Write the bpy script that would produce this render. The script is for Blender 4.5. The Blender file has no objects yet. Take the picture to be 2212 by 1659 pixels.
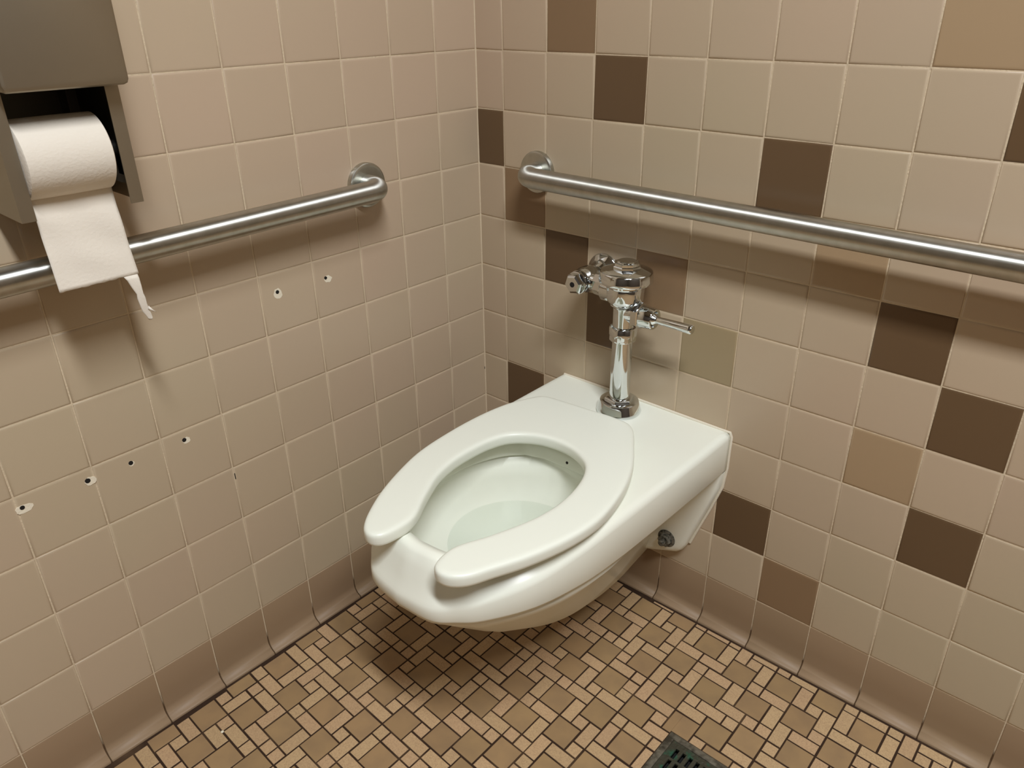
import bpy, bmesh, math, random
from mathutils import Vector, Matrix
random.seed(7)
PI = math.pi
C = bpy.context.scene.collection
scn = bpy.context.scene

# ------------------------------------------------------------------ camera
CAM = Vector((1.1516, -1.1885, 1.1840))
yaw, pitch, roll, fpx = 2.30209107, -0.464307482, -0.0132502, 1655.76
fwd = Vector((math.cos(pitch)*math.cos(yaw), math.cos(pitch)*math.sin(yaw), math.sin(pitch)))
rgt = fwd.cross(Vector((0, 0, 1))).normalized()
upv = rgt.cross(fwd)
r2 = math.cos(roll)*rgt + math.sin(roll)*upv
u2 = -math.sin(roll)*rgt + math.cos(roll)*upv
cd = bpy.data.cameras.new('camera')
cam = bpy.data.objects.new('camera', cd)
C.objects.link(cam)
cam.matrix_world = Matrix(((r2.x, u2.x, -fwd.x, CAM.x), (r2.y, u2.y, -fwd.y, CAM.y), (r2.z, u2.z, -fwd.z, CAM.z), (0, 0, 0, 1)))
cd.sensor_width = 36.0
cd.lens = fpx/2212*36.0
cd.clip_start = 0.02
scn.camera = cam

# ------------------------------------------------------------------ world, light, exposure
w = bpy.data.worlds.new('world')
scn.world = w
w.use_nodes = True
w.node_tree.nodes['Background'].inputs[0].default_value = (0.9, 0.87, 0.8, 1)
w.node_tree.nodes['Background'].inputs[1].default_value = 0.012
ROOM_X, ROOM_Y, ROOM_Z = 3.20, -3.40, 3.05
LX, LY = 1.84, -1.28
MX, MY = 2.30, -2.70  # position of the added fill lamp
def area(name, loc, sx, sy, power, col):
    l = bpy.data.lights.new(name, 'AREA')
    l.shape = 'RECTANGLE'; l.size = sx; l.size_y = sy; l.energy = power; l.color = col
    o = bpy.data.objects.new(name, l); C.objects.link(o)
    o.location = loc
    return o
LCOL = (0.94, 0.98, 1.02)
area('ceiling_lamp_or_fill', (LX, LY, ROOM_Z-0.075), 1.15, 0.24, 91.0, LCOL)
area('ceiling_lamp_or_fill', (MX, MY, ROOM_Z-0.075), 1.15, 0.24, 2.0, LCOL)  # weak fill lamp, added to soften the falloff down the walls
scn.view_settings.view_transform = 'Standard'
scn.view_settings.look = 'None'
scn.view_settings.gamma = 1.0
scn.view_settings.use_curve_mapping = False
scn.view_settings.exposure = 0.0

# ------------------------------------------------------------------ helpers
def link(o, parent=None):
    C.objects.link(o)
    if parent is not None:
        o.parent = parent
    return o
def obj(name, bm, mats, parent=None, smooth=True, weighted=False):
    me = bpy.data.meshes.new(name)
    bmesh.ops.recalc_face_normals(bm, faces=bm.faces[:])
    bm.to_mesh(me); bm.free()
    if not isinstance(mats, (list, tuple)):
        mats = [mats]
    for m in mats:
        me.materials.append(m)
    if smooth:
        for p in me.polygons: p.use_smooth = True
    o = bpy.data.objects.new(name, me)
    return link(o, parent)
def autosmooth(o, deg=35):
    me = o.data
    bm = bmesh.new(); bm.from_mesh(me)
    for e in bm.edges:
        if len(e.link_faces) == 2:
            e.smooth = e.calc_face_angle(0) < math.radians(deg)
    bm.to_mesh(me); bm.free()
    return o
def thing(name, label, cat, loc=(0, 0, 0), group=None):
    o = bpy.data.objects.new(name, None); C.objects.link(o)
    o.location = loc; o.empty_display_size = 0.05
    o['label'] = label; o['category'] = cat
    if group: o['group'] = group
    return o
def local(o):
    """mesh coordinates are world coordinates: shift them under an Empty"""
    if o.parent is not None:
        p = o.parent; loc = Vector(p.location)
        while p.parent is not None:
            p = p.parent; loc += Vector(p.location)
        if o.type == 'MESH':
            o.data.transform(Matrix.Translation(-loc))
    return o
def part(name, bm, mat, parent, deg=35, label=None):
    o = obj(name, bm, mat, parent)
    autosmooth(o, deg)
    root = parent
    while root.parent is not None: root = root.parent
    o.data.transform(Matrix.Translation(-Vector(root.location)))
    if label: o['label'] = label
    return o
def frame(axis):
    a = Vector(axis).normalized()
    t = Vector((0, 0, 1)) if abs(a.z) < 0.9 else Vector((1, 0, 0))
    u = a.cross(t).normalized(); v = a.cross(u).normalized()
    return a, u, v
def lathe(bm, base, axis, prof, n=48, cap=True, rot=0.0):
    """prof: list of (distance along axis, radius)"""
    a, u, v = frame(axis); base = Vector(base)
    rings = []
    for d, r in prof:
        ring = []
        for i in range(n):
            t = 2*PI*i/n + rot
            ring.append(bm.verts.new(base + a*d + (u*math.cos(t) + v*math.sin(t))*max(r, 1e-5)))
        rings.append(ring)
    for A, B in zip(rings, rings[1:]):
        for i in range(n):
            j = (i+1) % n
            bm.faces.new((A[i], A[j], B[j], B[i]))
    if cap:
        bm.faces.new(rings[0]); bm.faces.new(rings[-1][::-1])
def tube(bm, pts, r, n=24, cap=True, up=(0, 0, 1), uv=None):
    pts = [Vector(p) for p in pts]
    rr = r if isinstance(r, (list, tuple)) else [r]*len(pts)
    rings = []
    t0 = (pts[1]-pts[0]).normalized()
    x = Vector(up)
    if abs(x.dot(t0)) > 0.95: x = Vector((1, 0, 0))
    x = (x - t0*x.dot(t0)).normalized()
    for i, p in enumerate(pts):
        if i == 0: t = t0
        elif i == len(pts)-1: t = (pts[i]-pts[i-1]).normalized()
        else: t = ((pts[i]-pts[i-1]).normalized() + (pts[i+1]-pts[i]).normalized()).normalized()
        x = (x - t*x.dot(t)).normalized(); y = t.cross(x)
        rings.append([bm.verts.new(p + (x*math.cos(2*PI*k/n) + y*math.sin(2*PI*k/n))*rr[i]) for k in range(n)])
    lay = bm.loops.layers.uv.new(uv) if uv else None
    for q, (A, B) in enumerate(zip(rings, rings[1:])):
        for i in range(n):
            j = (i+1) % n
            f = bm.faces.new((A[i], A[j], B[j], B[i]))
            if lay:
                for lp, c in zip(f.loops, ((i/n, q*.1), ((i+1)/n, q*.1), ((i+1)/n, q*.1+.1), (i/n, q*.1+.1))): lp[lay].uv = c
    if cap:
        bm.faces.new(rings[0][::-1]); bm.faces.new(rings[-1])
def box(bm, x0, x1, y0, y1, z0, z1, bev=0.0, seg=2):
    r = bmesh.ops.create_cube(bm, size=1.0)
    vs = r['verts']
    for v in vs:
        v.co = Vector((x0+(v.co.x+.5)*(x1-x0), y0+(v.co.y+.5)*(y1-y0), z0+(v.co.z+.5)*(z1-z0)))
    if bev > 0:
        es = list({e for v in vs for e in v.link_edges})
        bmesh.ops.bevel(bm, geom=es, offset=bev, segments=seg, affect='EDGES', profile=0.5)
def catmull(P, m):
    """open Catmull-Rom through the control points, m steps per span"""
    P = [Vector(p) for p in P]
    Q = [P[0]*2-P[1]] + P + [P[-1]*2-P[-2]]
    out = []
    for i in range(1, len(Q)-2):
        a, b, c, d = Q[i-1], Q[i], Q[i+1], Q[i+2]
        for k in range(m):
            t = k/m
            out.append(0.5*((2*b) + (c-a)*t + (2*a-5*b+4*c-d)*t*t + (3*b-a-3*c+d)*t**3))
    out.append(P[-1].copy())
    return out
def prism(bm, poly, origin, u, v, n, depth):
    """flat outline poly [(a,b)] in the plane (u,v) at origin, pushed out along n by depth"""
    origin, u, v, n = Vector(origin), Vector(u), Vector(v), Vector(n)
    A = [bm.verts.new(origin + u*a + v*b) for a, b in poly]
    B = [bm.verts.new(origin + u*a + v*b + n*depth) for a, b in poly]
    bm.faces.new(A); bm.faces.new(B[::-1])
    k = len(poly)
    for i in range(k):
        j = (i+1) % k
        bm.faces.new((A[i], A[j], B[j], B[i]))

# ------------------------------------------------------------------ materials
def mat(name, col, rough=0.5, metal=0.0, spec=0.5, coat=0.0, rand=0.0, randhue=0.0, noise=None, bump=None, aniso=0.0, trans=0.0, coatr=0.05):
    m = bpy.data.materials.new(name); m.use_nodes = True
    nt = m.node_tree; b = nt.nodes['Principled BSDF']
    b.inputs['Base Color'].default_value = (*col, 1)
    b.inputs['Roughness'].default_value = rough
    b.inputs['Metallic'].default_value = metal
    b.inputs['Specular IOR Level'].default_value = spec
    b.inputs['Coat Weight'].default_value = coat
    b.inputs['Coat Roughness'].default_value = coatr
    b.inputs['Anisotropic'].default_value = aniso
    b.inputs['Transmission Weight'].default_value = trans
    tc = nt.nodes.new('ShaderNodeTexCoord')
    last = None
    if noise:       # (scale, second colour, low, high, detail)
        n = nt.nodes.new('ShaderNodeTexNoise'); n.inputs['Scale'].default_value = noise[0]
        n.inputs['Detail'].default_value = noise[4] if len(noise) > 4 else 4
        nt.links.new(tc.outputs['Object'], n.inputs['Vector'])
        mr = nt.nodes.new('ShaderNodeMapRange'); mr.inputs['From Min'].default_value = noise[2]; mr.inputs['From Max'].default_value = noise[3]
        nt.links.new(n.outputs['Fac'], mr.inputs['Value'])
        mx = nt.nodes.new('ShaderNodeMix'); mx.data_type = 'RGBA'
        mx.inputs['A'].default_value = (*col, 1); mx.inputs['B'].default_value = (*noise[1], 1)
        nt.links.new(mr.outputs['Result'], mx.inputs['Factor'])
        last = mx.outputs['Result']
    if rand or randhue:
        g = nt.nodes.new('ShaderNodeNewGeometry')
        hs = nt.nodes.new('ShaderNodeHueSaturation')
        a = nt.nodes.new('ShaderNodeMapRange'); a.inputs['To Min'].default_value = 1-rand; a.inputs['To Max'].default_value = 1+rand
        nt.links.new(g.outputs['Random Per Island'], a.inputs['Value'])
        nt.links.new(a.outputs['Result'], hs.inputs['Value'])
        f = nt.nodes.new('ShaderNodeMath'); f.operation = 'MULTIPLY'; f.inputs[1].default_value = 17.37
        f2 = nt.nodes.new('ShaderNodeMath'); f2.operation = 'FRACT'
        nt.links.new(g.outputs['Random Per Island'], f.inputs[0]); nt.links.new(f.outputs[0], f2.inputs[0])
        h = nt.nodes.new('ShaderNodeMapRange'); h.inputs['To Min'].default_value = 0.5-randhue; h.inputs['To Max'].default_value = 0.5+randhue
        nt.links.new(f2.outputs[0], h.inputs['Value']); nt.links.new(h.outputs['Result'], hs.inputs['Hue'])
        if last is not None: nt.links.new(last, hs.inputs['Color'])
        else: hs.inputs['Color'].default_value = (*col, 1)
        last = hs.outputs['Color']
    if last is not None: nt.links.new(last, b.inputs['Base Color'])
    if bump:        # (scale, strength, distance)
        n = nt.nodes.new('ShaderNodeTexNoise'); n.inputs['Scale'].default_value = bump[0]; n.inputs['Detail'].default_value = 3
        nt.links.new(tc.outputs['Object'], n.inputs['Vector'])
        bp = nt.nodes.new('ShaderNodeBump'); bp.inputs['Strength'].default_value = bump[1]; bp.inputs['Distance'].default_value = bump[2]
        nt.links.new(n.outputs['Fac'], bp.inputs['Height']); nt.links.new(bp.outputs['Normal'], b.inputs['Normal'])
    return m
ARO = 0.25
def srgb(r, g, b):
    f = lambda c: (c/255/12.92) if c/255 <= 0.04045 else ((c/255+0.055)/1.055)**2.4
    return (f(r), f(g), f(b))
BEIGE = srgb(189, 167, 143)
M = {}
M['tile'] = mat('beige_glaze', BEIGE, rough=0.32, spec=0.45, rand=0.02, randhue=0.0025, noise=(1.3, srgb(184, 168, 141), .35, .65, 2), bump=(9, .12, .002))
M['tile_dark'] = mat('dark_brown_glaze', srgb(100, 78, 55), rough=0.3, spec=0.45, rand=0.05, bump=(9, .12, .002))
M['tile_brown'] = mat('mid_brown_glaze', srgb(138, 112, 84), rough=0.3, spec=0.45, rand=0.05, bump=(9, .12, .002))
M['tile_tan'] = mat('tan_glaze', srgb(168, 143, 112), rough=0.3, spec=0.45, rand=0.02, bump=(9, .12, .002))
M['tile_olive'] = mat('olive_tan_glaze', srgb(158, 140, 108), rough=0.3, spec=0.45, bump=(9, .12, .002))
M['cove'] = mat('taupe_glaze', srgb(150, 126, 99), rough=0.52, spec=0.35, rand=0.03, randhue=0.002, bump=(14, .1, .002))
M['plaster'] = mat('white_plaster', srgb(232, 222, 200), rough=0.9, bump=(300, .6, .001))
M['hole'] = mat('dark_hole', srgb(22, 17, 12), rough=0.95)
M['farwall'] = mat('brown_wall_paint', srgb(70, 60, 50), rough=0.7, bump=(60, .2, .001))
M['ceil'] = mat('ceiling_paint', srgb(140, 132, 120), rough=0.9, bump=(80, .2, .002))
M['porcelain'] = mat('white_vitreous_china', srgb(237, 239, 226), rough=0.27, spec=0.45, coat=0.0, noise=(3, srgb(236, 236, 222), .4, .6))
M['seat'] = mat('white_seat_plastic', srgb(236, 238, 225), rough=0.34, spec=0.45)
M['caulk'] = mat('white_caulk', srgb(225, 216, 196), rough=0.7, bump=(200, .5, .001))
M['chrome'] = mat('chrome_plate', (0.74, 0.77, 0.78), rough=0.06, metal=1.0, noise=(30, (0.68, 0.71, 0.71), .5, .7))
M['steel'] = mat('brushed_steel', (0.60, 0.59, 0.55), rough=0.42, metal=1.0, aniso=0.93, noise=(60, (0.52, 0.52, 0.47), .35, .7))
M['steel'].node_tree.nodes['Principled BSDF'].inputs['Base Color'].default_value = (.6, .6, .55, 1)
tg = M['steel'].node_tree.nodes.new('ShaderNodeTangent'); tg.direction_type = 'UV_MAP'; tg.uv_map = 'around'
M['steel'].node_tree.links.new(tg.outputs['Tangent'], M['steel'].node_tree.nodes['Principled BSDF'].inputs['Tangent'])
M['steel'].node_tree.nodes['Principled BSDF'].inputs['Anisotropic Rotation'].default_value = ARO
M['steel_disc'] = mat('brushed_steel_disc', (0.56, 0.56, 0.51), rough=0.30, metal=1.0, noise=(60, (0.50, 0.50, 0.45), .35, .7))
M['panel'] = mat('satin_steel_panel', (0.36, 0.31, 0.235), rough=0.48, metal=1.0, noise=(7, (0.33, 0.285, 0.215), .3, .7, 6), bump=(300, .05, .0004))
M['panel_in'] = mat('dark_steel_inside', (0.17, 0.155, 0.125), rough=0.6, metal=1.0)
M['blackp'] = mat('black_spindle', (0.012, 0.011, 0.01), rough=0.3)
M['paper'] = mat('tissue_paper', srgb(226, 217, 203), rough=0.95, spec=0.1, bump=(260, .35, .0012))
wm = bpy.data.materials.new('clear_water'); wm.use_nodes = True; M['water'] = wm
nt_ = wm.node_tree; nt_.nodes.clear()
_o = nt_.nodes.new('ShaderNodeOutputMaterial'); _m = nt_.nodes.new('ShaderNodeMixShader'); _t = nt_.nodes.new('ShaderNodeBsdfTransparent'); _g = nt_.nodes.new('ShaderNodeBsdfGlossy'); _f = nt_.nodes.new('ShaderNodeFresnel')
_f.inputs['IOR'].default_value = 1.33; _g.inputs['Roughness'].default_value = 0.03; _t.inputs['Color'].default_value = (0.94, 0.955, 0.945, 1)
nt_.links.new(_f.outputs[0], _m.inputs[0]); nt_.links.new(_t.outputs[0], _m.inputs[1]); nt_.links.new(_g.outputs[0], _m.inputs[2]); nt_.links.new(_m.outputs[0], _o.inputs['Surface'])
M['bolt'] = mat('weathered_bolt', srgb(120, 116, 104), rough=0.6, metal=0.15, noise=(160, srgb(46, 46, 40), .42, .62))
M['rubber'] = mat('rubber_plug', srgb(120, 116, 104), rough=0.6)
M['drain'] = mat('weathered_bronze', srgb(110, 103, 88), rough=0.65, metal=0.25, noise=(60, srgb(62, 56, 44), .42, .62, 8), bump=(160, .8, .002))
M['grate'] = mat('green_black_patina', srgb(62, 60, 46), rough=0.6, metal=0.25, noise=(48, srgb(40, 84, 62), .54, .64, 8), bump=(160, .8, .002))
M['drain_in'] = mat('drain_dark', srgb(10, 10, 8), rough=0.8)
M['floor_big'] = mat('taupe_mosaic', srgb(158, 129, 92), rough=0.5, spec=0.4, rand=0.06, randhue=0.0022, noise=(22, srgb(148, 121, 88), .4, .65), bump=(60, .15, .001))
M['floor_small'] = mat('speckled_sand_mosaic', srgb(190, 159, 121), rough=0.55, spec=0.4, rand=0.05, randhue=0.004, noise=(520, srgb(168, 138, 104), .42, .68, 8), bump=(420, .35, .0008))
M['fixture'] = mat('white_enamel', srgb(225, 222, 212), rough=0.4)
M['speck'] = mat('dark_speck', srgb(20, 16, 12), rough=0.9)
M['crumb'] = mat('white_crumb', srgb(235, 228, 205), rough=0.9)
def grout_mat(name, col, dirt, zlim=None):
    m = mat(name, col, rough=0.9, spec=0.2, bump=(220, .7, .0015))
    nt = m.node_tree; b = nt.nodes['Principled BSDF']; tc = [n for n in nt.nodes if n.type == 'TEX_COORD'][0]
    n = nt.nodes.new('ShaderNodeTexNoise'); n.inputs['Scale'].default_value = 14; n.inputs['Detail'].default_value = 6
    nt.links.new(tc.outputs['Object'], n.inputs['Vector'])
    mr = nt.nodes.new('ShaderNodeMapRange'); mr.inputs['From Min'].default_value = .52; mr.inputs['From Max'].default_value = .72
    mr.inputs['To Max'].default_value = 0.75
    nt.links.new(n.outputs['Fac'], mr.inputs['Value'])
    fac = mr.outputs['Result']
    if zlim:        # dirt collects in the bottom of the cove joints
        sx = nt.nodes.new('ShaderNodeSeparateXYZ'); nt.links.new(tc.outputs['Object'], sx.inputs[0])
        ad = nt.nodes.new('ShaderNodeMath'); ad.operation = 'MULTIPLY_ADD'; ad.inputs[1].default_value = 0.09; nt.links.new(n.outputs['Fac'], ad.inputs[0])
        nt.links.new(sx.outputs['Z'], ad.inputs[2])
        m2 = nt.nodes.new('ShaderNodeMapRange'); m2.inputs['From Min'].default_value = zlim+.005; m2.inputs['From Max'].default_value = zlim-.02
        nt.links.new(ad.outputs[0], m2.inputs['Value'])
        mx2 = nt.nodes.new('ShaderNodeMath'); mx2.operation = 'MAXIMUM'
        lo = nt.nodes.new('ShaderNodeMath'); lo.operation = 'MULTIPLY'; lo.inputs[1].default_value = 0.25; nt.links.new(fac, lo.inputs[0])
        nt.links.new(lo.outputs[0], mx2.inputs[0]); nt.links.new(m2.outputs['Result'], mx2.inputs[1]); fac = mx2.outputs[0]
    mx = nt.nodes.new('ShaderNodeMix'); mx.data_type = 'RGBA'
    mx.inputs['A'].default_value = (*col, 1); mx.inputs['B'].default_value = (*dirt, 1)
    nt.links.new(fac, mx.inputs['Factor']); nt.links.new(mx.outputs['Result'], b.inputs['Base Color'])
    return m
M['grout'] = grout_mat('cream_grout', srgb(208, 190, 162), srgb(84, 64, 44), zlim=0.095)
M['floor_grout'] = grout_mat('dark_floor_grout', srgb(56, 40, 29), srgb(92, 72, 52))

# ------------------------------------------------------------------ walls
T = 0.1095; Z0 = 0.112; GW = 0.0020
def tile_face(bm, place, a0, a1, b0, b1, mi, h=0.0015, e=0.0031, tilt=(0, 0)):
    """a glazed tile with a cushioned edge; place(a, b, out) -> world"""
    rings = []
    ca, cb = (a0+a1)/2, (b0+b1)/2
    for ins, out in ((0, -0.002), (0, h*0.15), (e*0.22, h*0.52), (e*0.55, h*0.83), (e*0.9, h*0.96), (e*1.35, h)):
        ring = []
        for a, b in ((a0+ins, b0+ins), (a1-ins, b0+ins), (a1-ins, b1-ins), (a0+ins, b1-ins)):
            o = out + (tilt[0]*(a-ca) + tilt[1]*(b-cb) if out > 0 else 0)
            ring.append(bm.verts.new(place(a, b, o)))
        rings.append(ring)
    for A, B in zip(rings, rings[1:]):
        for i in range(4):
            j = (i+1) % 4
            f = bm.faces.new((A[i], A[j], B[j], B[i])); f.material_index = mi
    f = bm.faces.new(rings[-1]); f.material_index = mi
def cove_tile(bm, place, a0, a1, top, mi):
    """base tile whose foot sweeps out to the floor"""
    prof = [(-0.002, top), (0.0004, top), (0.0012, top-0.0022), (0.0013, 0.052), (0.0013, 0.0262)]
    for a_ in (12, 24, 36, 48, 60, 70, 78):
        a_ = math.radians(a_); prof.append((0.0013+0.0200*(1-math.cos(a_)), 0.0262-0.0220*math.sin(a_)))
    prof += [(0.0186, 0.0038), (0.0192, 0.0026), (0.0193, -0.002)]
    e = 0.0007
    A = [bm.verts.new(place(a0, z, o-0.0012)) for o, z in prof]
    A2 = [bm.verts.new(place(a0+e, z, o)) for o, z in prof]
    B2 = [bm.verts.new(place(a1-e, z, o)) for o, z in prof]
    B = [bm.verts.new(place(a1, z, o-0.0012)) for o, z in prof]
    for L, R in ((A, A2), (A2, B2), (B2, B)):
        for i in range(len(prof)-1):
            f = bm.faces.new((L[i], L[i+1], R[i+1], R[i])); f.material_index = mi
def build_wall(name, place, joints, special, nrow=26, zmax=ROOM_Z):
    bm = bmesh.new()
    g = GW/2
    a_lo, a_hi = joints[0], joints[-1]
    # grout bed
    n = 40
    vs = [[bm.verts.new(place(a_lo+(a_hi-a_lo)*i/n, b, 0)) for b in (0, 0.03, 0.112, 0.6, zmax)] for i in range(n+1)]
    for i in range(n):
        for k in range(4):
            bm.faces.new((vs[i][k], vs[i+1][k], vs[i+1][k+1], vs[i][k+1])).material_index = 0
    # joints between the flared feet
    for a in joints[1:-1]:
        pr = [(0, 0.05), (0.0004, 0.027), (0.0022, 0.0155), (0.0065, 0.0082), (0.0125, 0.0040), (0.0178, 0.0015), (0.0182, 0.0)]
        L = [bm.verts.new(place(a-0.0025, z, o)) for o, z in pr]; R = [bm.verts.new(place(a+0.0025, z, o)) for o, z in pr]
        for i in range(len(pr)-1):
            bm.faces.new((L[i], L[i+1], R[i+1], R[i])).material_index = 0
    for c, (a0, a1) in enumerate(zip(joints, joints[1:])):
        cove_tile(bm, place, a0+g, a1-g, Z0-g, 5)
        for r in range(nrow):
            b0, b1 = Z0+r*T, min(Z0+(r+1)*T, zmax)
            if b1-b0 < 0.02: continue
            j = lambda s: random.uniform(-s, s)
            mi = special.get((r, c), 1)
            jj = j(.0003)
            tile_face(bm, place, a0+g+abs(j(.0003)), a1-g-abs(j(.0003)), b0+g+abs(jj), b1-g, mi, h=0.0015+j(.00025), tilt=(j(.0035), j(.0035)))
    o = obj(name, bm, [M['grout'], M['tile'], M['tile_dark'], M['tile_brown'], M['tile_tan'], M['cove'], M['tile_olive']], smooth=True)
    autosmooth(o, 50)
    o['kind'] = 'structure'
    return o
jl = [0.0] + [k*T+0.0011 for k in range(1, 31)] + [-ROOM_Y]
jr = [0.0] + [k*T+0.0726 for k in range(0, 28)] + [ROOM_X]
D, B_, TN, OL = 2, 3, 4, 6
sp = {(9, 2): B_, (9, 8): TN, (8, 3): D, (8, 9): D, (7, 0): D, (7, 6): D, (6, 1): B_, (6, 7): TN, (5, 2): D, (5, 4): B_,
      (5, 8): D, (4, 3): D, (4, 5): OL, (4, 9): D, (3, 8): TN, (2, 1): D, (2, 9): D, (1, 6): D, (0, 7): B_,
      (10, 4): D, (10, 7): D, (11, 1): TN, (12, 5): D, (7, 12): D, (3, 12): D, (5, 13): TN, (9, 12): B_, (1, 12): D, (11, 10): D}
wall_left = build_wall('wall_left', lambda a, b, o: Vector((o, -a, b)), jl, {})
wall_back = build_wall('wall_right', lambda a, b, o: Vector((a, -o, b)), jr, sp)
for nm, (x0, x1, y0, y1) in (('wall_front', (0, ROOM_X, ROOM_Y-.05, ROOM_Y)), ('wall_side', (ROOM_X, ROOM_X+.05, ROOM_Y, 0))):
    bm = bmesh.new(); box(bm, x0, x1, y0, y1, 0, ROOM_Z)
    o = obj(nm, bm, M['farwall'], smooth=False); o['kind'] = 'structure'
# caulk bead in the corner
bm = bmesh.new()
tube(bm, [(0.0010, -0.0010, z) for z in (0.0, 0.3, 0.6, 0.9, 1.3, 1.8, ROOM_Z)], 0.0022, n=8)
o = obj('trim_1', bm, M['grout']); o['kind'] = 'structure'
# ceiling
bm = bmesh.new()
box(bm, 0, ROOM_X, ROOM_Y, 0, ROOM_Z, ROOM_Z+0.05)
o = obj('ceiling', bm, M['ceil'], smooth=False); o['kind'] = 'structure'

# drilled holes left in the left wall: plaster chip around each dark hole
for hy, hz, rx, rz, hr, dx, dz in ((-.515, .731, .0085, .0105, .0034, .001, .003), (-.409, .730, .0085, .0068, .0030, .0052, .003), (-.727, .530, .0070, .0058, .0036, .0035, .002),
                                    (-.820, .529, .0048, .0048, .0036, .0008, .0012), (-.884, .528, .0085, .0075, .0040, .0035, .0022), (-.978, .527, .0128, .0072, .0034, .002, .0035)):
    bm = bmesh.new()
    rnd = [random.uniform(.82, 1.08) for _ in range(14)]
    prism(bm, [(rx*rnd[k]*math.cos(2*PI*k/14), rz*rnd[k]*math.sin(2*PI*k/14)) for k in range(14)], (0.0002, hy, hz), (0, 1, 0), (0, 0, 1), (1, 0, 0), 0.0016)
    o = obj('plaster_chip', bm, M['plaster'], wall_left, smooth=False)
    bm = bmesh.new()
    lathe(bm, (0.0004, hy-dx, hz+dz), (1, 0, 0), [(0, hr), (0.0017, hr), (0.00172, hr*.5)], n=16)
    obj('drill_hole', bm, M['hole'], o, smooth=False)
bm = bmesh.new(); box(bm, 0, 0.0016, -.6571, -.6561, .4165, .4285)
obj('joint_gap', bm, M['hole'], wall_left, smooth=False)
bm = bmesh.new(); box(bm, 0.0, 0.0022, -.0035, -.0012, .399, .405)
obj('joint_gap', bm, M['hole'], wall_left, smooth=False)

# ------------------------------------------------------------------ floor (12 x 12 unit random-block mosaic)
SH = [(0, 0, 2, 2),(0, 2, 1, 2),(0, 4, 1, 2),(0, 6, 2, 2),(0, 8, 2, 1),(0, 9, 1, 2),(0, 11, 1, 1),(1, 2, 2, 1),(1, 3, 2, 2),(1, 5, 1, 1),(1, 9, 2, 2),(1, 11, 2, 1),(2, 0, 2, 1),(2, 1, 1, 1),(2, 5, 1, 2),(2, 7, 1, 1),(2, 8, 2, 1),(3, 1, 2, 2),(3, 3, 2, 1),(3, 4, 1, 1),(3, 5, 2, 2),(3, 7, 2, 1),(3, 9, 1, 2),(3, 11, 1, 1),(4, 0, 2, 1),(4, 4, 2, 1),(4, 8, 2, 2),(4, 10, 1, 2),(5, 1, 1, 1),(5, 2, 2, 2),(5, 5, 2, 1),(5, 6, 1, 2),(5, 10, 1, 1),(5, 11, 2, 1),(6, 0, 2, 2),(6, 4, 1, 1),(6, 6, 2, 2),(6, 8, 1, 1),(6, 9, 1, 2),(7, 2, 2, 1),(7, 3, 2, 2),(7, 5, 1, 1),(7, 8, 2, 1),(7, 9, 2, 2),(7, 11, 1, 1),(8, 0, 1, 2),(8, 5, 1, 1),(8, 6, 1, 2),(8, 11, 2, 1),(9, 0, 1, 1),(9, 1, 2, 2),(9, 3, 2, 1),(9, 4, 1, 1),(9, 5, 1, 2),(9, 7, 2, 2),(9, 9, 1, 2),(10, 0, 2, 1),(10, 4, 2, 2),(10, 6, 2, 1),(10, 9, 1, 1),(10, 10, 2, 2),(11, 1, 1, 1),(11, 2, 1, 1),(11, 3, 1, 1),(11, 7, 1, 1),(11, 8, 1, 2)]
AX = ((0.02614459, -0.00070838), (-0.0002787, 0.02602201)); A0 = (-0.00559711, 0.00908873)
DX0, DX1, DY1, DY0 = 0.7225, 0.8745, -0.292, -0.444
def fpt(i, j):
    return (i*AX[0][0] + j*AX[1][0] + A0[0], i*AX[0][1] + j*AX[1][1] + A0[1])
bm = bmesh.new()
def floor_tile(q, mi, h):
    rings = []
    cx = sum(p[0] for p in q)/4; cy = sum(p[1] for p in q)/4
    for ins, z in ((0, -0.003), (0, h*0.5), (0.00035, h*0.9), (0.0010, h)):
        ring = []
        for x, y in q:
            sx = 1 if x < cx else -1; sy = 1 if y < cy else -1
            ring.append(bm.verts.new((x+sx*ins, y+sy*ins, z)))
        rings.append(ring)
    for A, B in zip(rings, rings[1:]):
        for i in range(4):
            bm.faces.new((A[i], A[(i+1) % 4], B[(i+1) % 4], B[i])).material_index = mi
    bm.faces.new(rings[-1]).material_index = mi
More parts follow.
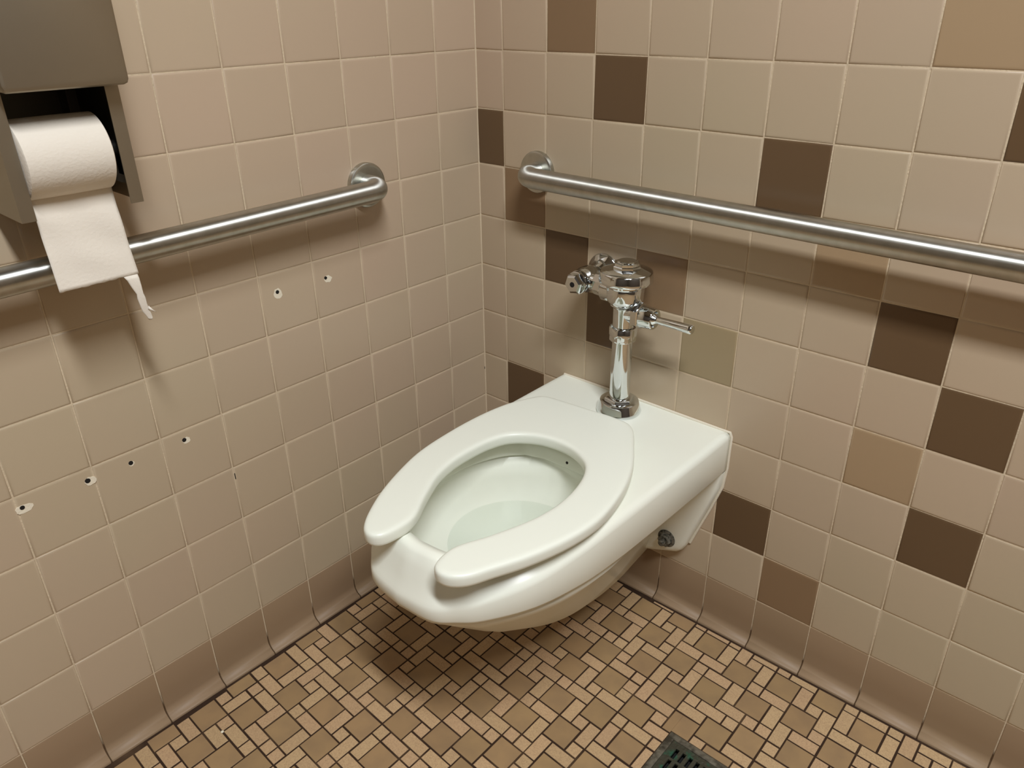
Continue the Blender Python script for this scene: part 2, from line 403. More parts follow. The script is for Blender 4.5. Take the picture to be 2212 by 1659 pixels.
for bx in range(-1, 11):
    for by in range(-12, 2):
        for (sx, sy, sw, sh_) in SH:
            i0, j0 = bx*12+sx, by*12+sy
            g = 0.0021+random.uniform(-.0003, .0005)
            ox, oy = random.uniform(-.0004, .0004), random.uniform(-.0004, .0004)
            q = []
            for (i, j) in ((i0, j0), (i0+sw, j0), (i0+sw, j0+sh_), (i0, j0+sh_)):
                x, y = fpt(i, j)
                x += (g if i == i0 else -g)/1 * 0.75 + ox; y += (g if j == j0 else -g)*0.75 + oy
                q.append([x, y])
            lim = (0.0250, ROOM_X-0.003, ROOM_Y+0.003, -0.0250)
            for p in q:
                p[0] = min(max(p[0], lim[0]), lim[1]); p[1] = min(max(p[1], lim[2]), lim[3])
            if q[1][0]-q[0][0] < 0.005 or q[2][1]-q[1][1] < 0.005: continue
            xa, xb, ya, yb = q[0][0], q[1][0], q[0][1], q[2][1]
            m_ = 0.0015
            if xb > DX0-m_ and xa < DX1+m_ and yb > DY0-m_ and ya < DY1+m_:
                # cut the tile back to the drain frame; at its corner the tile is an L of two pieces
                mi_ = 1 if sw*sh_ == 4 else 2
                X0, X1, Y0, Y1 = DX0-m_, DX1+m_, DY0-m_, DY1+m_
                cuts = [(xa, min(xb, X0), ya, yb), (max(xa, X1), xb, ya, yb), (max(xa, X0), min(xb, X1), max(ya, Y1), yb), (max(xa, X0), min(xb, X1), ya, min(yb, Y0))]
                for (a, b, c, d) in cuts:
                    if b-a > .003 and d-c > .003:
                        floor_tile([[a, c], [b, c], [b, d], [a, d]], mi_, 0.0010)
                continue
            floor_tile(q, 1 if sw*sh_ == 4 else 2, 0.0010+random.uniform(-.0002, .0002))
# grout bed with the drain opening left out
xs = [0, DX0+.002, DX1-.002, ROOM_X]; ys = [ROOM_Y, DY0+.002, DY1-.002, 0]
for i in range(3):
    for j in range(3):
        if i == 1 and j == 1: continue
        f = bm.faces.new([bm.verts.new((x, y, 0)) for x, y in ((xs[i], ys[j]), (xs[i+1], ys[j]), (xs[i+1], ys[j+1]), (xs[i], ys[j+1]))])
        f.material_index = 0
o = obj('floor', bm, [M['floor_grout'], M['floor_big'], M['floor_small']], smooth=False)
o['kind'] = 'structure'

# ------------------------------------------------------------------ floor drain
dr = thing('floor_drain', 'square greenish bronze floor drain with slotted grate in the mosaic floor', 'drain', ((DX0+DX1)/2, (DY0+DY1)/2, 0.0))
bm = bmesh.new()
fw = 0.012
for (a, b, c, d) in ((DX0, DX1, DY1-fw, DY1), (DX0, DX1, DY0, DY0+fw), (DX0, DX0+fw, DY0+fw, DY1-fw), (DX1-fw, DX1, DY0+fw, DY1-fw)):
    box(bm, a, b, c, d, -0.012, 0.0016, bev=0.0008)
part('frame', bm, M['drain'], dr)
bm = bmesh.new()
gx0, gx1, gy0, gy1 = DX0+fw+.0008, DX1-fw-.0008, DY0+fw+.0008, DY1-fw-.0008
slots = [gx0+0.0120+k*0.0134 for k in range(8)]
rows = [(gy1-0.034, gy1-0.012), (gy1-0.061, gy1-0.039), (gy1-0.088, gy1-0.066), (gy1-0.115, gy1-0.093)]
xe = [gx0] + [v for s in slots for v in (s, s+0.0070)] + [gx1]
ye = sorted([gy0, gy1] + [v for r in rows for v in r])
for i in range(len(xe)-1):
    for j in range(len(ye)-1):
        if i % 2 == 1 and j % 2 == 1: continue
        box(bm, xe[i], xe[i+1], ye[j], ye[j+1], -0.008, 0.0006)
bmesh.ops.remove_doubles(bm, verts=bm.verts[:], dist=1e-5)
part('grate', bm, M['grate'], dr)
bm = bmesh.new()
box(bm, DX0+.003, DX1-.003, DY0+.003, DY1-.003, -0.06, -0.0125)
part('sump', bm, M['drain_in'], dr)

# ------------------------------------------------------------------ toilet
TX = 0.433
toilet = thing('toilet', 'white wall-hung toilet with open-front seat in the tiled corner', 'toilet', (TX, -0.3, 0.09))
def ring_pts(half, m=6, nb=2):
    """half: control points (off, y, z) from back centre to front centre; the first nb+1 form the straight back edge"""
    back = [Vector(p) for p in half[:nb+1]]
    side = catmull(half[nb:], m)
    bk = []
    for a, b in zip(back, back[1:]):
        for k in range(3): bk.append(a.lerp(b, k/3))
    R = bk + side
    full = [Vector((TX+p.x, p.y, p.z)) for p in R]
    full += [Vector((TX-p.x, p.y, p.z)) for p in R[-2:0:-1]]
    return full
def loft(bm, rings, close_first=False, close_last=False):
    V = [[bm.verts.new(p) for p in r] for r in rings]
    n = len(V[0])
    for A, B in zip(V, V[1:]):
        for i in range(n):
            bm.faces.new((A[i], A[(i+1) % n], B[(i+1) % n], B[i]))
    if close_first: bm.faces.new(V[0][::-1])
    if close_last: bm.faces.new(V[-1])
O1o = [0, .10, .2005, .200, .1975, .1935, .185, .163, .123, .094, .062, 0]
O1y = [0, 0, 0, -.10, -.25, -.36, -.44, -.525, -.592, -.622, -.644, -.651]
NC = 12
TOPZ = [.46, .46, .46, .46, .46, .457, .449, .434, .418, .411, .406, .404]
def inset(d, z, dz=None, oo=O1o, yy=O1y):
    """ring inset by d (list or number) toward the middle of the bowl"""
    out = []
    for i in range(NC):
        dd = d[i] if isinstance(d, list) else d
        if i <= 2: p = (max(oo[i]-dd*(1, .6, 1)[i], 0) if i else 0, -0.3*dd, 0)
        else:
            # direction to (0,-.30)
            if i <= 5: v = Vector((-1, 0))
            else:
                v = Vector((-oo[i]*1.0, (-.42-yy[i]))).normalized()
            p = (max(oo[i]+v.x*dd, 0), yy[i]+v.y*dd, 0)
        zz = z[i] if isinstance(z, list) else z
        out.append((p[0], min(p[1], -0.0), zz))
    return out
def lst(*a): return list(a)
bm = bmesh.new()
R = []
U5 = lst((0, 0, .112), (.03, 0, .112), (.045, 0, .112), (.05, -.06, .112), (.055, -.12, .112), (.055, -.18, .112), (.05, -.23, .112), (.042, -.27, .112), (.03, -.295, .112), (.022, -.300, .112), (.015, -.305, .112), (0, -.307, .112))
U4 = lst((0, 0, .165), (.04, 0, .165), (.060, 0, .165), (.066, -.08, .165), (.078, -.16, .165), (.082, -.24, .165), (.080, -.30, .165), (.066, -.35, .165), (.046, -.385, .165), (.036, -.394, .165), (.022, -.402, .165), (0, -.407, .165))
U3 = lst((0, 0, .25), (.05, 0, .25), (.080, 0, .25), (.086, -.10, .25), (.102, -.20, .25), (.117, -.30, .25), (.114, -.38, .25), (.098, -.44, .25), (.072, -.49, .25), (.056, -.505, .25), (.036, -.518, .25), (0, -.525, .25))
U2 = lst((0, 0, .32), (.06, 0, .32), (.10, 0, .32), (.11, -.10, .32), (.135, -.22, .32), (.156, -.33, .322), (.153, -.42, .324), (.133, -.495, .326), (.100, -.560, .328), (.080, -.580, .328), (.054, -.597, .330), (0, -.607, .330))
U1 = lst((0, 0, .352), (.08, 0, .352), (.125, 0, .352), (.14, -.10, .352), (.165, -.22, .353), (.181, -.34, .356), (.176, -.43, .360), (.154, -.515, .362), (.115, -.585, .364), (.088, -.612, .365), (.060, -.633, .365), (0, -.642, .365))
for U in (U5, U4, U3, U2, U1): R.append(U)
R.append(inset([.020]*6+[.016, .014, .012, .010, .009, .009], [.3735]*8+[.371]*4))
R.append(inset(.010, [.374]*8+[.3705]*4))
R.append(inset(.003, [.376]*8+[.372]*4))
R.append(inset(.0, [.382]*8+[.380]*4))
R.append(inset(.0, [z-.012 for z in TOPZ]))
R.append(inset(.0022, [z-.0045 for z in TOPZ]))
R.append(inset([.0085]*7+[.0085, .008, .007, .0065, .0060], TOPZ))
R.append(inset([.016]*6+[.018, .019, .018, .016, .016, .014], [.460, .460, .460, .460, .460, .459, .455, .446, .433, .426, .426, .424]))
R.append(inset([.028, .028, .028, .028, .030, .032, .033, .034, .034, .030, .026, .023], [.460, .460, .460, .460, .460, .4598, .458, .452, .444, .442, .440, .441]))
R.append([(0, -.190, .460), (.06, -.190, .460), (.110, -.200, .460), (.140, -.262, .460), (.156, -.320, .460), (.158, -.385, .460), (.152, -.446, .458), (.130, -.508, .454), (.098, -.560, .448), (.074, -.585, .447), (.050, -.612, .458), (0, -.620, .459)])
R.append([(0, -.225, .460), (.05, -.226, .460), (.092, -.236, .460), (.125, -.272, .460), (.146, -.325, .460), (.150, -.385, .460), (.146, -.445, .458), (.126, -.508, .455), (.092, -.556, .450), (.068, -.577, .450), (.046, -.604, .464), (0, -.610, .465)])
Gi = [(0, -.245, .457), (.047, -.247, .457), (.084, -.260, .457), (.112, -.292, .457), (.132, -.340, .457), (.139, -.390, .457), (.136, -.442, .455), (.118, -.500, .452), (.086, -.550, .449), (.064, -.570, .451), (.042, -.589, .461), (0, -.595, .462)]
R.append(Gi)
def gscale(k, kf, z, zf):
    return [(p[0]*(k if i < 9 else kf), -.42+(p[1]+.42)*(k if i < 9 else kf), z if i < 9 else zf) for i, p in enumerate(Gi)]
R += [gscale(.985, .978, .444, .452), gscale(.985, .960, .4235, .436), gscale(.990, .952, .4215, .430), gscale(1.035, .945, .417, .422)]
def bowl(s_, z, yb, yf):
    """interior ring: half width s_, back y yb, front y yf"""
    out = []
    for i in range(NC):
        t = [0, .10, .20, .31, .42, .53, .63, .73, .82, .88, .94, 1][i]*PI
        cy = (yb+yf)/2; h = (yb-yf)/2
        out.append((s_*math.sin(t) if 0 < i < NC-1 else 0, cy+h*math.cos(t), z))
    return out
R.append(bowl(.144, .402, -.238, -.585))
R.append(bowl(.139, .380, -.240, -.568))
R.append(bowl(.131, .350, -.250, -.525))
R.append(bowl(.118, .318, -.262, -.480))
R.append(bowl(.090, .275, -.270, -.435))
R.append(bowl(.060, .245, -.280, -.395))
R.append(bowl(.030, .232, -.300, -.360))
rings = [ring_pts(r, m=6, nb=2) for r in R]
loft(bm, rings, close_first=True, close_last=True)
part('bowl', bm, M['porcelain'], toilet, deg=100)
# wall flange plate (trapezoid ceramic foot behind the bowl)
bm = bmesh.new()
hp = [(0.199, .378), (0.196, .342), (0.176, .282), (0.154, .219), (0.142, .180), (0.134, .163), (0.122, .152), (0.060, .126), (0, .104)]
poly = [(-a, b) for a, b in hp] + [(a, b) for a, b in hp[-2::-1]]
layers = [(-0.000, 0.0), (-.016, 0.0), (-.021, .003), (-.024, .009)]
V = []
for y, ins in layers:
    V.append([bm.verts.new((TX + (abs(a)-ins)*(1 if a > 0 else -1) if abs(a) > 1e-6 else TX, y, b+(ins if b < .36 else 0))) for a, b in poly])
for A, B in zip(V, V[1:]):
    for i in range(len(poly)-1): bm.faces.new((A[i], A[i+1], B[i+1], B[i]))
bm.faces.new(V[-1]); bm.faces.new(V[0][::-1])
part('wall_flange', bm, M['porcelain'], toilet, deg=60)
# trap bulge under the bowl
bm = bmesh.new()
lathe(bm, (TX, -.262, .086), (0, 0, 1), [(0, .004), (.003, .020), (.010, .031), (.022, .040), (.045, .048), (.08, .055)], n=32)
part('trap', bm, M['porcelain'], toilet)
# caulk line between shelf and wall
bm = bmesh.new()
tube(bm, [(TX-.193, -.0022, .4595), (TX-.1, -.003, .461), (TX, -.0022, .4615), (TX+.12, -.003, .461), (TX+.198, -.0028, .4605), (TX+.2015, -.0026, .452), (TX+.2012, -.0026, .42), (TX+.2012, -.0026, .385), (TX+.199, -.0026, .365), (TX+.197, -.003, .340), (TX+.178, -.003, .280), (TX+.156, -.003, .217), (TX+.143, -.003, .178)], 0.0028, n=8)
part('caulk_bead', bm, M['caulk'], toilet)
# mounting bolts with washers
for s in (1, -1):
    bm = bmesh.new()
    bx_, bz_ = TX+s*.096+(.004 if s > 0 else 0), .180
    lathe(bm, (bx_, -.023, bz_), (0, -1, 0), [(0, .0190), (.002, .0200), (.0035, .0180), (.004, .012)], n=28)
    lathe(bm, (bx_, -.026, bz_), (0, -1, 0), [(0, .0145), (.010, .0145), (.0125, .0125)], n=6)
    lathe(bm, (bx_, -.037, bz_), (0, -1, 0), [(0, .007), (.010, .0068), (.012, .005)], n=16)
    part('mounting_bolt', bm, M['bolt'], toilet, label='corroded grey mounting bolt with washer')
# seat
# outer and inner edge of the ring, back centre to prong tip, for each side (side, along)
OUT_L = [(0, -.133), (.055, -.133), (.098, -.1335), (.117, -.139), (.141, -.177), (.157, -.217), (.169, -.274), (.1755, -.345), (.175, -.430), (.161, -.500), (.141, -.563), (.118, -.612), (.105, -.632), (.094, -.642)]
OUT_R = [(0, -.133), (.045, -.1335), (.078, -.139), (.097, -.157), (.122, -.202), (.148, -.253), (.167, -.308), (.178, -.368), (.180, -.430), (.167, -.493), (.143, -.556), (.117, -.604), (.102, -.629), (.091, -.643)]
IN_L = [(0, -.268), (.030, -.272), (.056, -.283), (.080, -.302), (.095, -.335), (.102, -.372), (.105, -.410), (.103, -.440), (.097, -.472), (.084, -.506), (.068, -.542), (.054, -.570), (.050, -.596), (.053, -.617)]
IN_R = [(0, -.268), (.030, -.272), (.056, -.283), (.082, -.303), (.098, -.335), (.106, -.372), (.108, -.405), (.106, -.438), (.098, -.475), (.085, -.510), (.066, -.552), (.047, -.586), (.040, -.608), (.043, -.627)]
th = math.radians(5.5)
def seatw(ox, oy):
    return (.440+ox*math.cos(th)-(oy+.40)*math.sin(th), -.40+(oy+.40)*math.cos(th)+ox*math.sin(th))
ZB, ZT = .4650, .4880
TIP_L = [(.1045, -.633), (.0945, -.6445), (.0815, -.6510), (.0690, -.6500), (.0600, -.6415), (.0550, -.6290)]
TIP_R = [(.1030, -.631), (.0920, -.6440), (.0790, -.6530), (.0650, -.6560), (.0510, -.6520), (.0430, -.6410)]
def side_line(o, t, n):
    """outer edge, round the prong tip, back along the inner edge"""
    return catmull([(a, b, 0) for a, b in o[:-2]] + [(a, b, 0) for a, b in t] + [(a, b, 0) for a, b in n[::-1][1:]], 6)
lineR = side_line(OUT_R, TIP_R, IN_R); lineL = side_line(OUT_L, TIP_L, IN_L)
ol = [Vector((p.x, p.y)) for p in lineR] + [Vector((-p.x, p.y)) for p in lineL[::-1][1:-1]]
# even out the spacing
cl_ = ol + [ol[0]]; Ls_ = [0]
for a, b in zip(cl_, cl_[1:]): Ls_.append(Ls_[-1]+(b-a).length)
NS = 360; ev = []; q = 0
for k in range(NS):
    d = Ls_[-1]*k/NS
    while Ls_[q+1] < d: q += 1
    ev.append(cl_[q].lerp(cl_[q+1], (d-Ls_[q])/max(Ls_[q+1]-Ls_[q], 1e-9)))
for it in range(3):
    ev = [(ev[k-1]+ev[k]*2+ev[(k+1) % NS])/4 for k in range(NS)]
area2 = sum(ev[k-1].x*ev[k].y-ev[k].x*ev[k-1].y for k in range(NS))
sg_ = 1 if area2 > 0 else -1
nr = []
for k in range(NS):
    t_ = (ev[(k+2) % NS]-ev[k-2]).normalized()
    nr.append(Vector((-t_.y, t_.x))*sg_)
H_ = ZT-ZB
bm = bmesh.new(); V = []
for ins, h in ((.008, 0), (.0022, .0009), (.0006, .0030), (.0, .0065), (.0, .0150), (.0005, .0180), (.0016, .0202), (.0034, .0217), (.0060, .0226), (.0095, H_), (.0125, H_)):
    V.append([bm.verts.new(seatw(*(ev[k]+nr[k]*ins))+(ZB+h,)) for k in range(NS)])
for A, B in zip(V, V[1:]):
    for k in range(NS): bm.faces.new((A[k], A[(k+1) % NS], B[(k+1) % NS], B[k]))
tf = bm.faces.new(V[-1]); bmesh.ops.triangulate(bm, faces=[tf])
bf = bm.faces.new(V[0]); bmesh.ops.triangulate(bm, faces=[bf])
seat = part('seat', bm, M['seat'], toilet, deg=60, label='open-front white plastic seat')
for (ox, oy) in ((.13, -.33), (-.13, -.33), (.10, -.575), (-.10, -.575)):
    x, y = seatw(ox, oy); bm = bmesh.new()
    box(bm, x-.008, x+.008, y-.012, y+.012, ZB-.010, ZB+.002, bev=.002)
    part('bumper', bm, M['rubber'], seat)
for ox in (-.07, .07):
    x, y = seatw(ox, -.16); bm = bmesh.new()
    lathe(bm, (x, y, .4595), (0, 0, 1), [(0, .012), (.004, .012), (.006, .009)], n=20)
    part('hinge_post', bm, M['seat'], seat)
# water in the bowl
bm = bmesh.new()
wr = [Vector((TX+.1245*math.cos(2*PI*k/64), -.381+.122*math.sin(2*PI*k/64), .333)) for k in range(64)]
A = [bm.verts.new(p) for p in wr]; bm.faces.new(A)
part('water', bm, M['water'], toilet, label='still water in the bowl')
# specks
for p in ((.447, -.2578, .4425), ):
    bm = bmesh.new(); lathe(bm, p, (0.1, -1, 0.2), [(0, .0020), (.0012, .0028), (.002, .0012)], n=8)
    part('speck', bm, M['speck'], toilet)

# ------------------------------------------------------------------ flush valve
VX, VY = 0.4215, -0.0615
fv = thing('flush_valve', 'chrome exposed flush valve standing on the back of the toilet', 'flush valve', (VX, VY, .46))
bm = bmesh.new()
lathe(bm, (VX, VY, .4605), (0, 0, 1), [(0, .0435), (.002, .0440), (.006, .0425), (.020, .0385), (.0225, .0375), (.0240, .0350), (.0246, .0290), (.0246, .0280)], n=56)
fl = part('spud_flange', bm, M['chrome'], fv)
bm = bmesh.new()
lathe(bm, (VX, VY, .484), (0, 0, 1), [(0, .0290), (.0045, .0290), (.006, .027), (.007, .0210)], n=6, rot=.3)
part('spud_nut', bm, M['chrome'], fv)
bm = bmesh.new()
lathe(bm, (VX, VY, .486), (0, 0, 1), [(0, .0193), (.135, .0193)], n=48)
part('tailpipe', bm, M['chrome'], fv)
bm = bmesh.new()
lathe(bm, (VX, VY, .6095), (0, 0, 1), [(0, .0225), (.0015, .0245), (.013, .0255), (.0132, .0262), (.026, .0262), (.0285, .0245), (.0295, .021)], n=40)
lathe(bm, (VX, VY, .6125), (0, 0, 1), [(0, .0250), (.001, .0268), (.0095, .0268), (.0105, .0255)], n=8, rot=.2)
part('slip_nut', bm, M['chrome'], fv)
bm = bmesh.new()
lathe(bm, (VX, VY, .636), (0, 0, 1), [(0, .0205), (.012, .0205), (.036, .0208), (.040, .0215), (.0435, .0255), (.0445, .0265), (.046, .0262), (.049, .0290), (.053, .0325), (.058, .0340), (.078, .0350), (.0800, .0345), (.083, .0365), (.092, .0370)], n=56)
# neck towards the stop
lathe(bm, (VX-.010, VY, .7035), (-1, 0, 0), [(0, .0250), (.020, .0250), (.032, .0245), (.0335, .0235), (.034, .0200)], n=40)
# boss for the handle
lathe(bm, (VX+.010, VY, .6675), (1, 0, 0), [(0, .0180), (.012, .0175), (.016, .0165)], n=32)
part('valve_body', bm, M['chrome'], fv, deg=30)
bm = bmesh.new()
lathe(bm, (VX, VY, .7255), (0, 0, 1), [(0, .0440), (.0006, .0488), (.0024, .0500), (.006, .0501), (.0180, .0482), (.0200, .0474), (.0212, .0455), (.0235, .0350), (.0262, .0262), (.0266, .020)], n=72)
cap = part('cover_cap', bm, M['chrome'], fv, deg=40)
bm = bmesh.new()
lathe(bm, (VX, VY, .7515), (0, 0, 1), [(0, .0262), (.0040, .0262), (.0050, .0252)], n=8, rot=.25)
lathe(bm, (VX, VY, .7565), (0, 0, 1), [(0, .0236), (.0048, .0236), (.0058, .0218)], n=8, rot=.25)
lathe(bm, (VX, VY, .7622), (0, 0, 1), [(0, .0185), (.0012, .0178), (.0022, .016), (.0016, .004)], n=32)
part('cap_nut', bm, M['chrome'], cap, deg=20)
# handle
bm = bmesh.new()
HZ = .6675
lathe(bm, (VX+.026, VY, HZ), (1, 0, 0), [(0, .0235), (.0015, .0258), (.013, .0258), (.015, .0230)], n=6, rot=.5)
lathe(bm, (VX+.040, VY, HZ), (1, 0, 0), [(0, .0185), (.002, .0212), (.024, .0196), (.0262, .0184), (.0252, .0145), (.016, .0115)], n=40)
hs = part('handle_socket', bm, M['chrome'], fv, deg=28)
bm = bmesh.new()
lathe(bm, (VX+.055, VY, HZ), (1, 0, 0), [(0, .0060), (.003, .0100), (.007, .0120), (.011, .0108), (.0145, .0074), (.0175, .0066), (.050, .0075), (.080, .0088), (.0855, .0088), (.0875, .0072)], n=28)
part('handle', bm, M['chrome'], fv, deg=40)
# supply: wall flange, pipe, stop with bonnet and coupling
SX, SZ = .3310, .7095
bm = bmesh.new()
lathe(bm, (SX, -.0012, SZ), (0, -1, 0), [(0, .0365), (.002, .0365), (.005, .0345), (.010, .0265), (.018, .0205), (.024, .0180), (.026, .0165)], n=48)
part('wall_escutcheon', bm, M['chrome'], fv)
bm = bmesh.new()
lathe(bm, (SX, -.012, SZ), (0, -1, 0), [(0, .0150), (.020, .0150), (.0205, .0190), (.028, .0200), (.034, .0240), (.046, .0250), (.058, .0240), (.066, .0215), (.0665, .0222), (.071, .0222), (.0712, .0200), (.074, .0200), (.0742, .0215), (.077, .0215), (.0772, .0185)], n=44)
lathe(bm, (SX+.008, VY, SZ-.001), (1, 0, 0), [(0, .0175), (.012, .0175), (.020, .0172)], n=36)
part('stop_valve', bm, M['chrome'], fv, deg=28)
bm = bmesh.new()
lathe(bm, (SX, -.089, SZ), (0, -1, 0), [(0, .0205), (.0085, .0205), (.0120, .0185), (.0142, .0150)], n=6, rot=.2)
lathe(bm, (SX, -.0875, SZ), (0, -1, 0), [(0, .0215), (.0025, .0215), (.0032, .0205)], n=32)
bn = part('stop_bonnet', bm, M['chrome'], fv, deg=20)
bm = bmesh.new()
lathe(bm, (SX, -.1030, SZ), (0, -1, 0), [(0, .0052), (.0008, .0050), (.0009, .0030)], n=20)
part('screw_recess', bm, M['hole'], bn)
bm = bmesh.new()
lathe(bm, (SX+.026, VY, SZ-.002), (1, 0, 0), [(0, .0185), (.001, .0205), (.016, .0215), (.0175, .0235), (.026, .0235), (.0275, .0215), (.029, .0200)], n=8, rot=.3)
part('coupling_nut', bm, M['chrome'], fv, deg=20)
bm = bmesh.new()
lathe(bm, (SX+.0555, VY, SZ-.003), (1, 0, 0), [(0, .0190), (.004, .0190)], n=32)
part('gasket', bm, M['blackp'], fv)

# ------------------------------------------------------------------ grab bars
def grab_bar(name, label, a, b, out, r=0.0192):
    """a, b: wall points of the two flanges; out: unit vector off the wall"""
    a, b, out = Vector(a), Vector(b), Vector(out)
    t = thing(name, label, 'grab bar', a, group='steel grab bars on the tiled walls')
    off = 0.0565; br = 0.034
    d = (b-a).normalized()
    pts = [a+out*0.006]
    for k in range(9):
        th_ = k/8*PI/2
        pts.append(a+out*(off-br)+d*br + out*br*math.sin(th_) - d*br*math.cos(th_))
    for k in range(1, 12): pts.append(a.lerp(b, k/12)+out*off)
    for k in range(9):
        th_ = PI/2-k/8*PI/2
        pts.append(b+out*(off-br)-d*br + out*br*math.sin(th_) + d*br*math.cos(th_))
    pts.append(b+out*0.006)
    bm = bmesh.new(); tube(bm, pts, r, n=40, uv='around')
    part('rail', bm, M['steel'], t, deg=60)
    for p in (a, b):
        bm = bmesh.new()
        lathe(bm, p+out*0.0012, out, [(0, .0405), (.0070, .0405), (.0092, .0395), (.0104, .0375), (.0108, .0345), (.0095, .0200)], n=64)
        part('flange', bm, M['steel_disc'], t, deg=30)
    return t
grab_bar('grab_bar', 'brushed steel grab bar on the left wall running behind the toilet paper', (0, -.3035, .8835), (0, -1.37, .866), (1, 0, 0))
grab_bar('grab_bar', 'brushed steel grab bar on the right wall above the flush valve', (.1645, 0, .8800), (1.231, 0, .8685), (0, -1, 0))

# ------------------------------------------------------------------ toilet paper dispenser
dp = thing('toilet_paper_dispenser', 'steel toilet paper dispenser with hanging cover on the left wall', 'dispenser', (0.0, -.828, .955))
YR, YL = -.7570, -.9040          # outer faces of the frame
FX = .118
bm = bmesh.new()
# side panels with front returns, one folded sheet each
for s, yo in ((1, YR), (-1, YL)):
    yi = yo-s*.0016
    pts = [(0.0015, .985), (FX-.010, .955), (FX, .953), (FX, 1.30), (0.0015, 1.30)]
    pts = [(0.0015, .955), (FX, .9535), (FX, 1.30), (0.0015, 1.30)]
    A = [bm.verts.new((x, yo, z)) for x, z in pts]; B = [bm.verts.new((x, yi, z)) for x, z in pts]
    bm.faces.new(A); bm.faces.new(B[::-1])
    for i in range(4): bm.faces.new((A[i], A[(i+1) % 4], B[(i+1) % 4], B[i]))
    y1, y2 = sorted((yo, yo-s*.0165))
    zb = .9535
    q = [(y1, zb), (y2, zb+.0), (y2, 1.30), (y1, 1.30)]
    A = [bm.verts.new((FX, y, z)) for y, z in q]; B = [bm.verts.new((FX+.0016, y, z)) for y, z in q]
    bm.faces.new(A); bm.faces.new(B[::-1])
    for i in range(4): bm.faces.new((A[i], A[(i+1) % 4], B[(i+1) % 4], B[i]))
part('side_frame', bm, M['panel'], dp, deg=20)
bm = bmesh.new()
box(bm, .0014, .0030, YL+.002, YR-.002, .962, 1.36)
box(bm, .0014, .0180, YL+.002, YR-.002, .9535, .9551)
part('back_plate', bm, M['panel_in'], dp)
bm = bmesh.new()
box(bm, .003, FX-.004, YR-.0075, YR-.0060, .975, 1.30)
box(bm, .003, .030, YR-.030, YR-.0285, .975, 1.30)
part('roll_track', bm, M['panel_in'], dp)
bm = bmesh.new()
lathe(bm, (.088, YR-.006, 1.02), (0, -1, 0), [(0, .010), (.010, .010), (.0105, .0065), (.027, .0065)], n=24)
box(bm, .080, .096, YR-.0075, YR-.0045, .985, 1.03, bev=.001)
part('spindle', bm, M['blackp'], dp)
bm = bmesh.new()
CX, CYR, CYL, CZ = .150, -.7535, -.8950, 1.0985
# cover: a shell with rolled edges, open below
def cov(ins, x):
    return [(x, CYR-ins, 1.36), (x, CYR-ins, CZ+.006+ins), (x, CYR-ins-.0018, CZ+.0018+ins), (x, CYR-ins-.006, CZ+ins), (x, CYL+ins+.006, CZ+ins), (x, CYL+ins+.0018, CZ+.0018+ins), (x, CYL+ins, CZ+.006+ins), (x, CYL+ins, 1.36)]
Ls = [cov(0, .006), cov(0, CX-.006), cov(.0006, CX-.003), cov(.0022, CX-.0008), cov(.0048, CX)]
V = [[bm.verts.new(p) for p in L] for L in Ls]
for A, B in zip(V[1:], V[2:]):
    for i in range(7): bm.faces.new((A[i], A[i+1], B[i+1], B[i]))
for i in (0, 1, 5, 6): bm.faces.new((V[0][i], V[0][i+1], V[1][i+1], V[1][i]))
bm.faces.new(V[-1])
# bottom lip folded under the cover
lip = [bm.verts.new(p) for p in ((CX-.006, CYR-.006, CZ), (CX-.006, CYL+.006, CZ), (CX-.022, CYL+.006, CZ-.001), (CX-.022, CYR-.006, CZ-.001))]
bm.faces.new(lip)
bm.faces.new([bm.verts.new(p) for p in ((.006, CYR, 1.36), (CX, CYR, 1.36), (CX, CYL, 1.36), (.006, CYL, 1.36))])
bm.faces.new([bm.verts.new(p) for p in ((.006, CYL+.004, CZ+.02), (.006, CYR-.004, CZ+.02), (CX-.008, CYR-.004, CZ+.02), (CX-.008, CYL+.004, CZ+.02))])
part('cover', bm, M['panel'], dp, deg=30)

# toilet roll: the roll is its own thing, sitting on the spindle, with its hanging sheet
rl = thing('toilet_paper_roll', 'white toilet paper roll in the dispenser with a torn sheet hanging down', 'toilet paper', (.088, -.8355, 1.02))
bm = bmesh.new()
lathe(bm, (.088, -.7850, 1.0195), (0, -1, 0), [(0.001, .021), (0, .030), (0, .0445), (.0015, .0468), (.050, .0472), (.1000, .0468), (.1015, .0445), (.1015, .021)], n=72, cap=False)
part('roll', bm, M['paper'], rl, deg=50)
bm = bmesh.new()
lathe(bm, (.088, -.7852, 1.0195), (0, -1, 0), [(0, .0205), (.101, .0205)], n=40, cap=False)
part('core', bm, mat('cardboard', srgb(150, 122, 88), rough=.9), rl)
# sheet outline (y, z) against distance down the sheet
def sheet_x(z):
    t = (0.985-z)/0.125
    t = max(0.0, min(1.6, t))
    return .096+.023*min(t, 1.0)**0.8 + .004*max(0, t-1)
bm = bmesh.new()
Yl = lambda z: -.8835 - .002*(0.985-z)/.12
Yr = lambda z: -.7850 - .0015*math.sin((0.985-z)/.12*PI)
rows_ = 26
zs = [0.985-(0.985-0.8615)*k/rows_ for k in range(rows_+1)]
grid = []
nc = 26
for k, z in enumerate(zs):
    row = []
    for c in range(nc+1):
        f = c/nc
        y = Yl(z)*(1-f)+Yr(z)*f
        zz = z
        if k == rows_ : zz += random.uniform(-.0006, .0006)
        x = sheet_x(z)+(.0010*math.sin(f*9+z*60)+.0006*math.sin(z*120+f*3))*min(1, k/8)*min(1, (rows_-k)/8)
        row.append(bm.verts.new((x, y, zz)))
    grid.append(row)
for a, b in zip(grid, grid[1:]):
    for c in range(nc): bm.faces.new((a[c], a[c+1], b[c+1], b[c]))
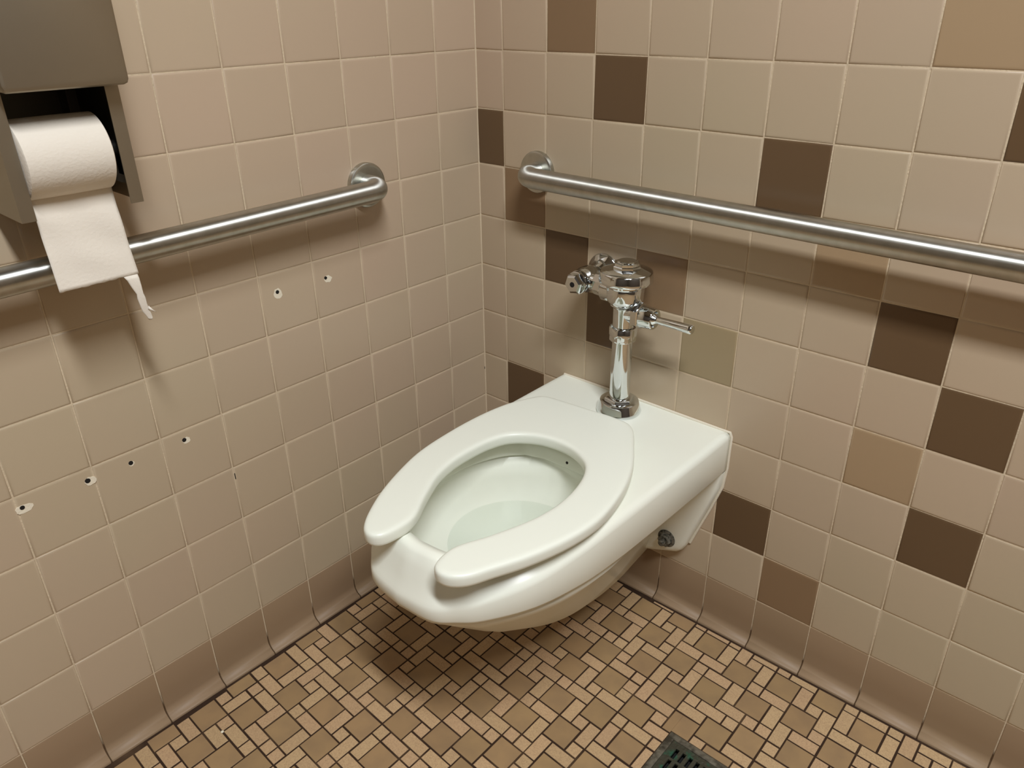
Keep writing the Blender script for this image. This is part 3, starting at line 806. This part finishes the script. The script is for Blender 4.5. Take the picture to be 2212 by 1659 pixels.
# torn strip on the right edge
strip = [(-.8052, -.7868, .8615), (-.8015, -.7868, .8560), (-.7992, -.7866, .8452), (-.7955, -.7866, .8352), (-.7948, -.7852, .8290), (-.7930, -.7848, .8190), (-.7915, -.7830, .8098), (-.7890, -.7815, .8020), (-.7870, -.7808, .7975), (-.7855, -.7825, .7945)]
prev = None
n_s = 6
for (l, r, z) in strip:
    l2 = l+random.uniform(-.0009, .0009) if prev else l
    cur = [bm.verts.new((sheet_x(.8615)+.0015*math.sin((.8615-z)*60)+(.002*(k/n_s) if prev else 0), l2+(r-l2)*k/n_s, z)) for k in range(n_s+1)]
    if prev:
        for k in range(n_s): bm.faces.new((prev[k], prev[k+1], cur[k+1], cur[k]))
    prev = cur
x_ = sheet_x(.8615)+.003
f1 = [bm.verts.new(p) for p in ((x_, -.7835, .8160), (x_, -.7850, .8120), (x_+.001, -.7808, .8070), (x_+.003, -.7755, .8048), (x_+.001, -.7795, .8095))]
bm.faces.new(f1)
o = part('hanging_sheet', bm, M['paper'], rl, deg=60, label='torn hanging sheet with ragged strip')
sd = o.modifiers.new('thickness', 'SOLIDIFY'); sd.thickness = 0.0004

# ------------------------------------------------------------------ ceiling lamp and added fill lamp (out of frame, light the room)
em = bpy.data.materials.new('glowing_diffuser'); em.use_nodes = True
b_ = em.node_tree.nodes['Principled BSDF']; b_.inputs['Base Color'].default_value = (.9, .9, .85, 1)
b_.inputs['Emission Color'].default_value = (*LCOL, 1); b_.inputs['Emission Strength'].default_value = 3
hx, hy = .60, .15
for (cx_, cy_, lab) in ((LX, LY, 'long white fluorescent ceiling light above the toilet stall'), (MX, MY, 'added fill light on the ceiling farther out in the room, unseen')):
    cl = thing('ceiling_light_or_fill', lab, 'light', (cx_, cy_, ROOM_Z-.03))
    bm = bmesh.new()
    for (a, b, c, d) in ((cx_-hx, cx_+hx, cy_-hy, cy_-hy+.02), (cx_-hx, cx_+hx, cy_+hy-.02, cy_+hy), (cx_-hx, cx_-hx+.02, cy_-hy+.02, cy_+hy-.02), (cx_+hx-.02, cx_+hx, cy_-hy+.02, cy_+hy-.02)):
        box(bm, a, b, c, d, ROOM_Z-.06, ROOM_Z-.0005)
    part('frame', bm, M['fixture'], cl)
    bm = bmesh.new(); box(bm, cx_-hx+.02, cx_+hx-.02, cy_-hy+.02, cy_+hy-.02, ROOM_Z-.058, ROOM_Z-.050)
    part('diffuser', bm, em, cl)

# small white crumb on the floor by the left wall
bm = bmesh.new()
lathe(bm, (.109, -.827, .001), (0, 0, 1), [(0, .0026), (.0012, .0030), (.0022, .0018)], n=10)
o = obj('crumb', bm, M['crumb']); o['label'] = 'tiny white crumb on the mosaic floor near the left wall'; o['category'] = 'crumb'
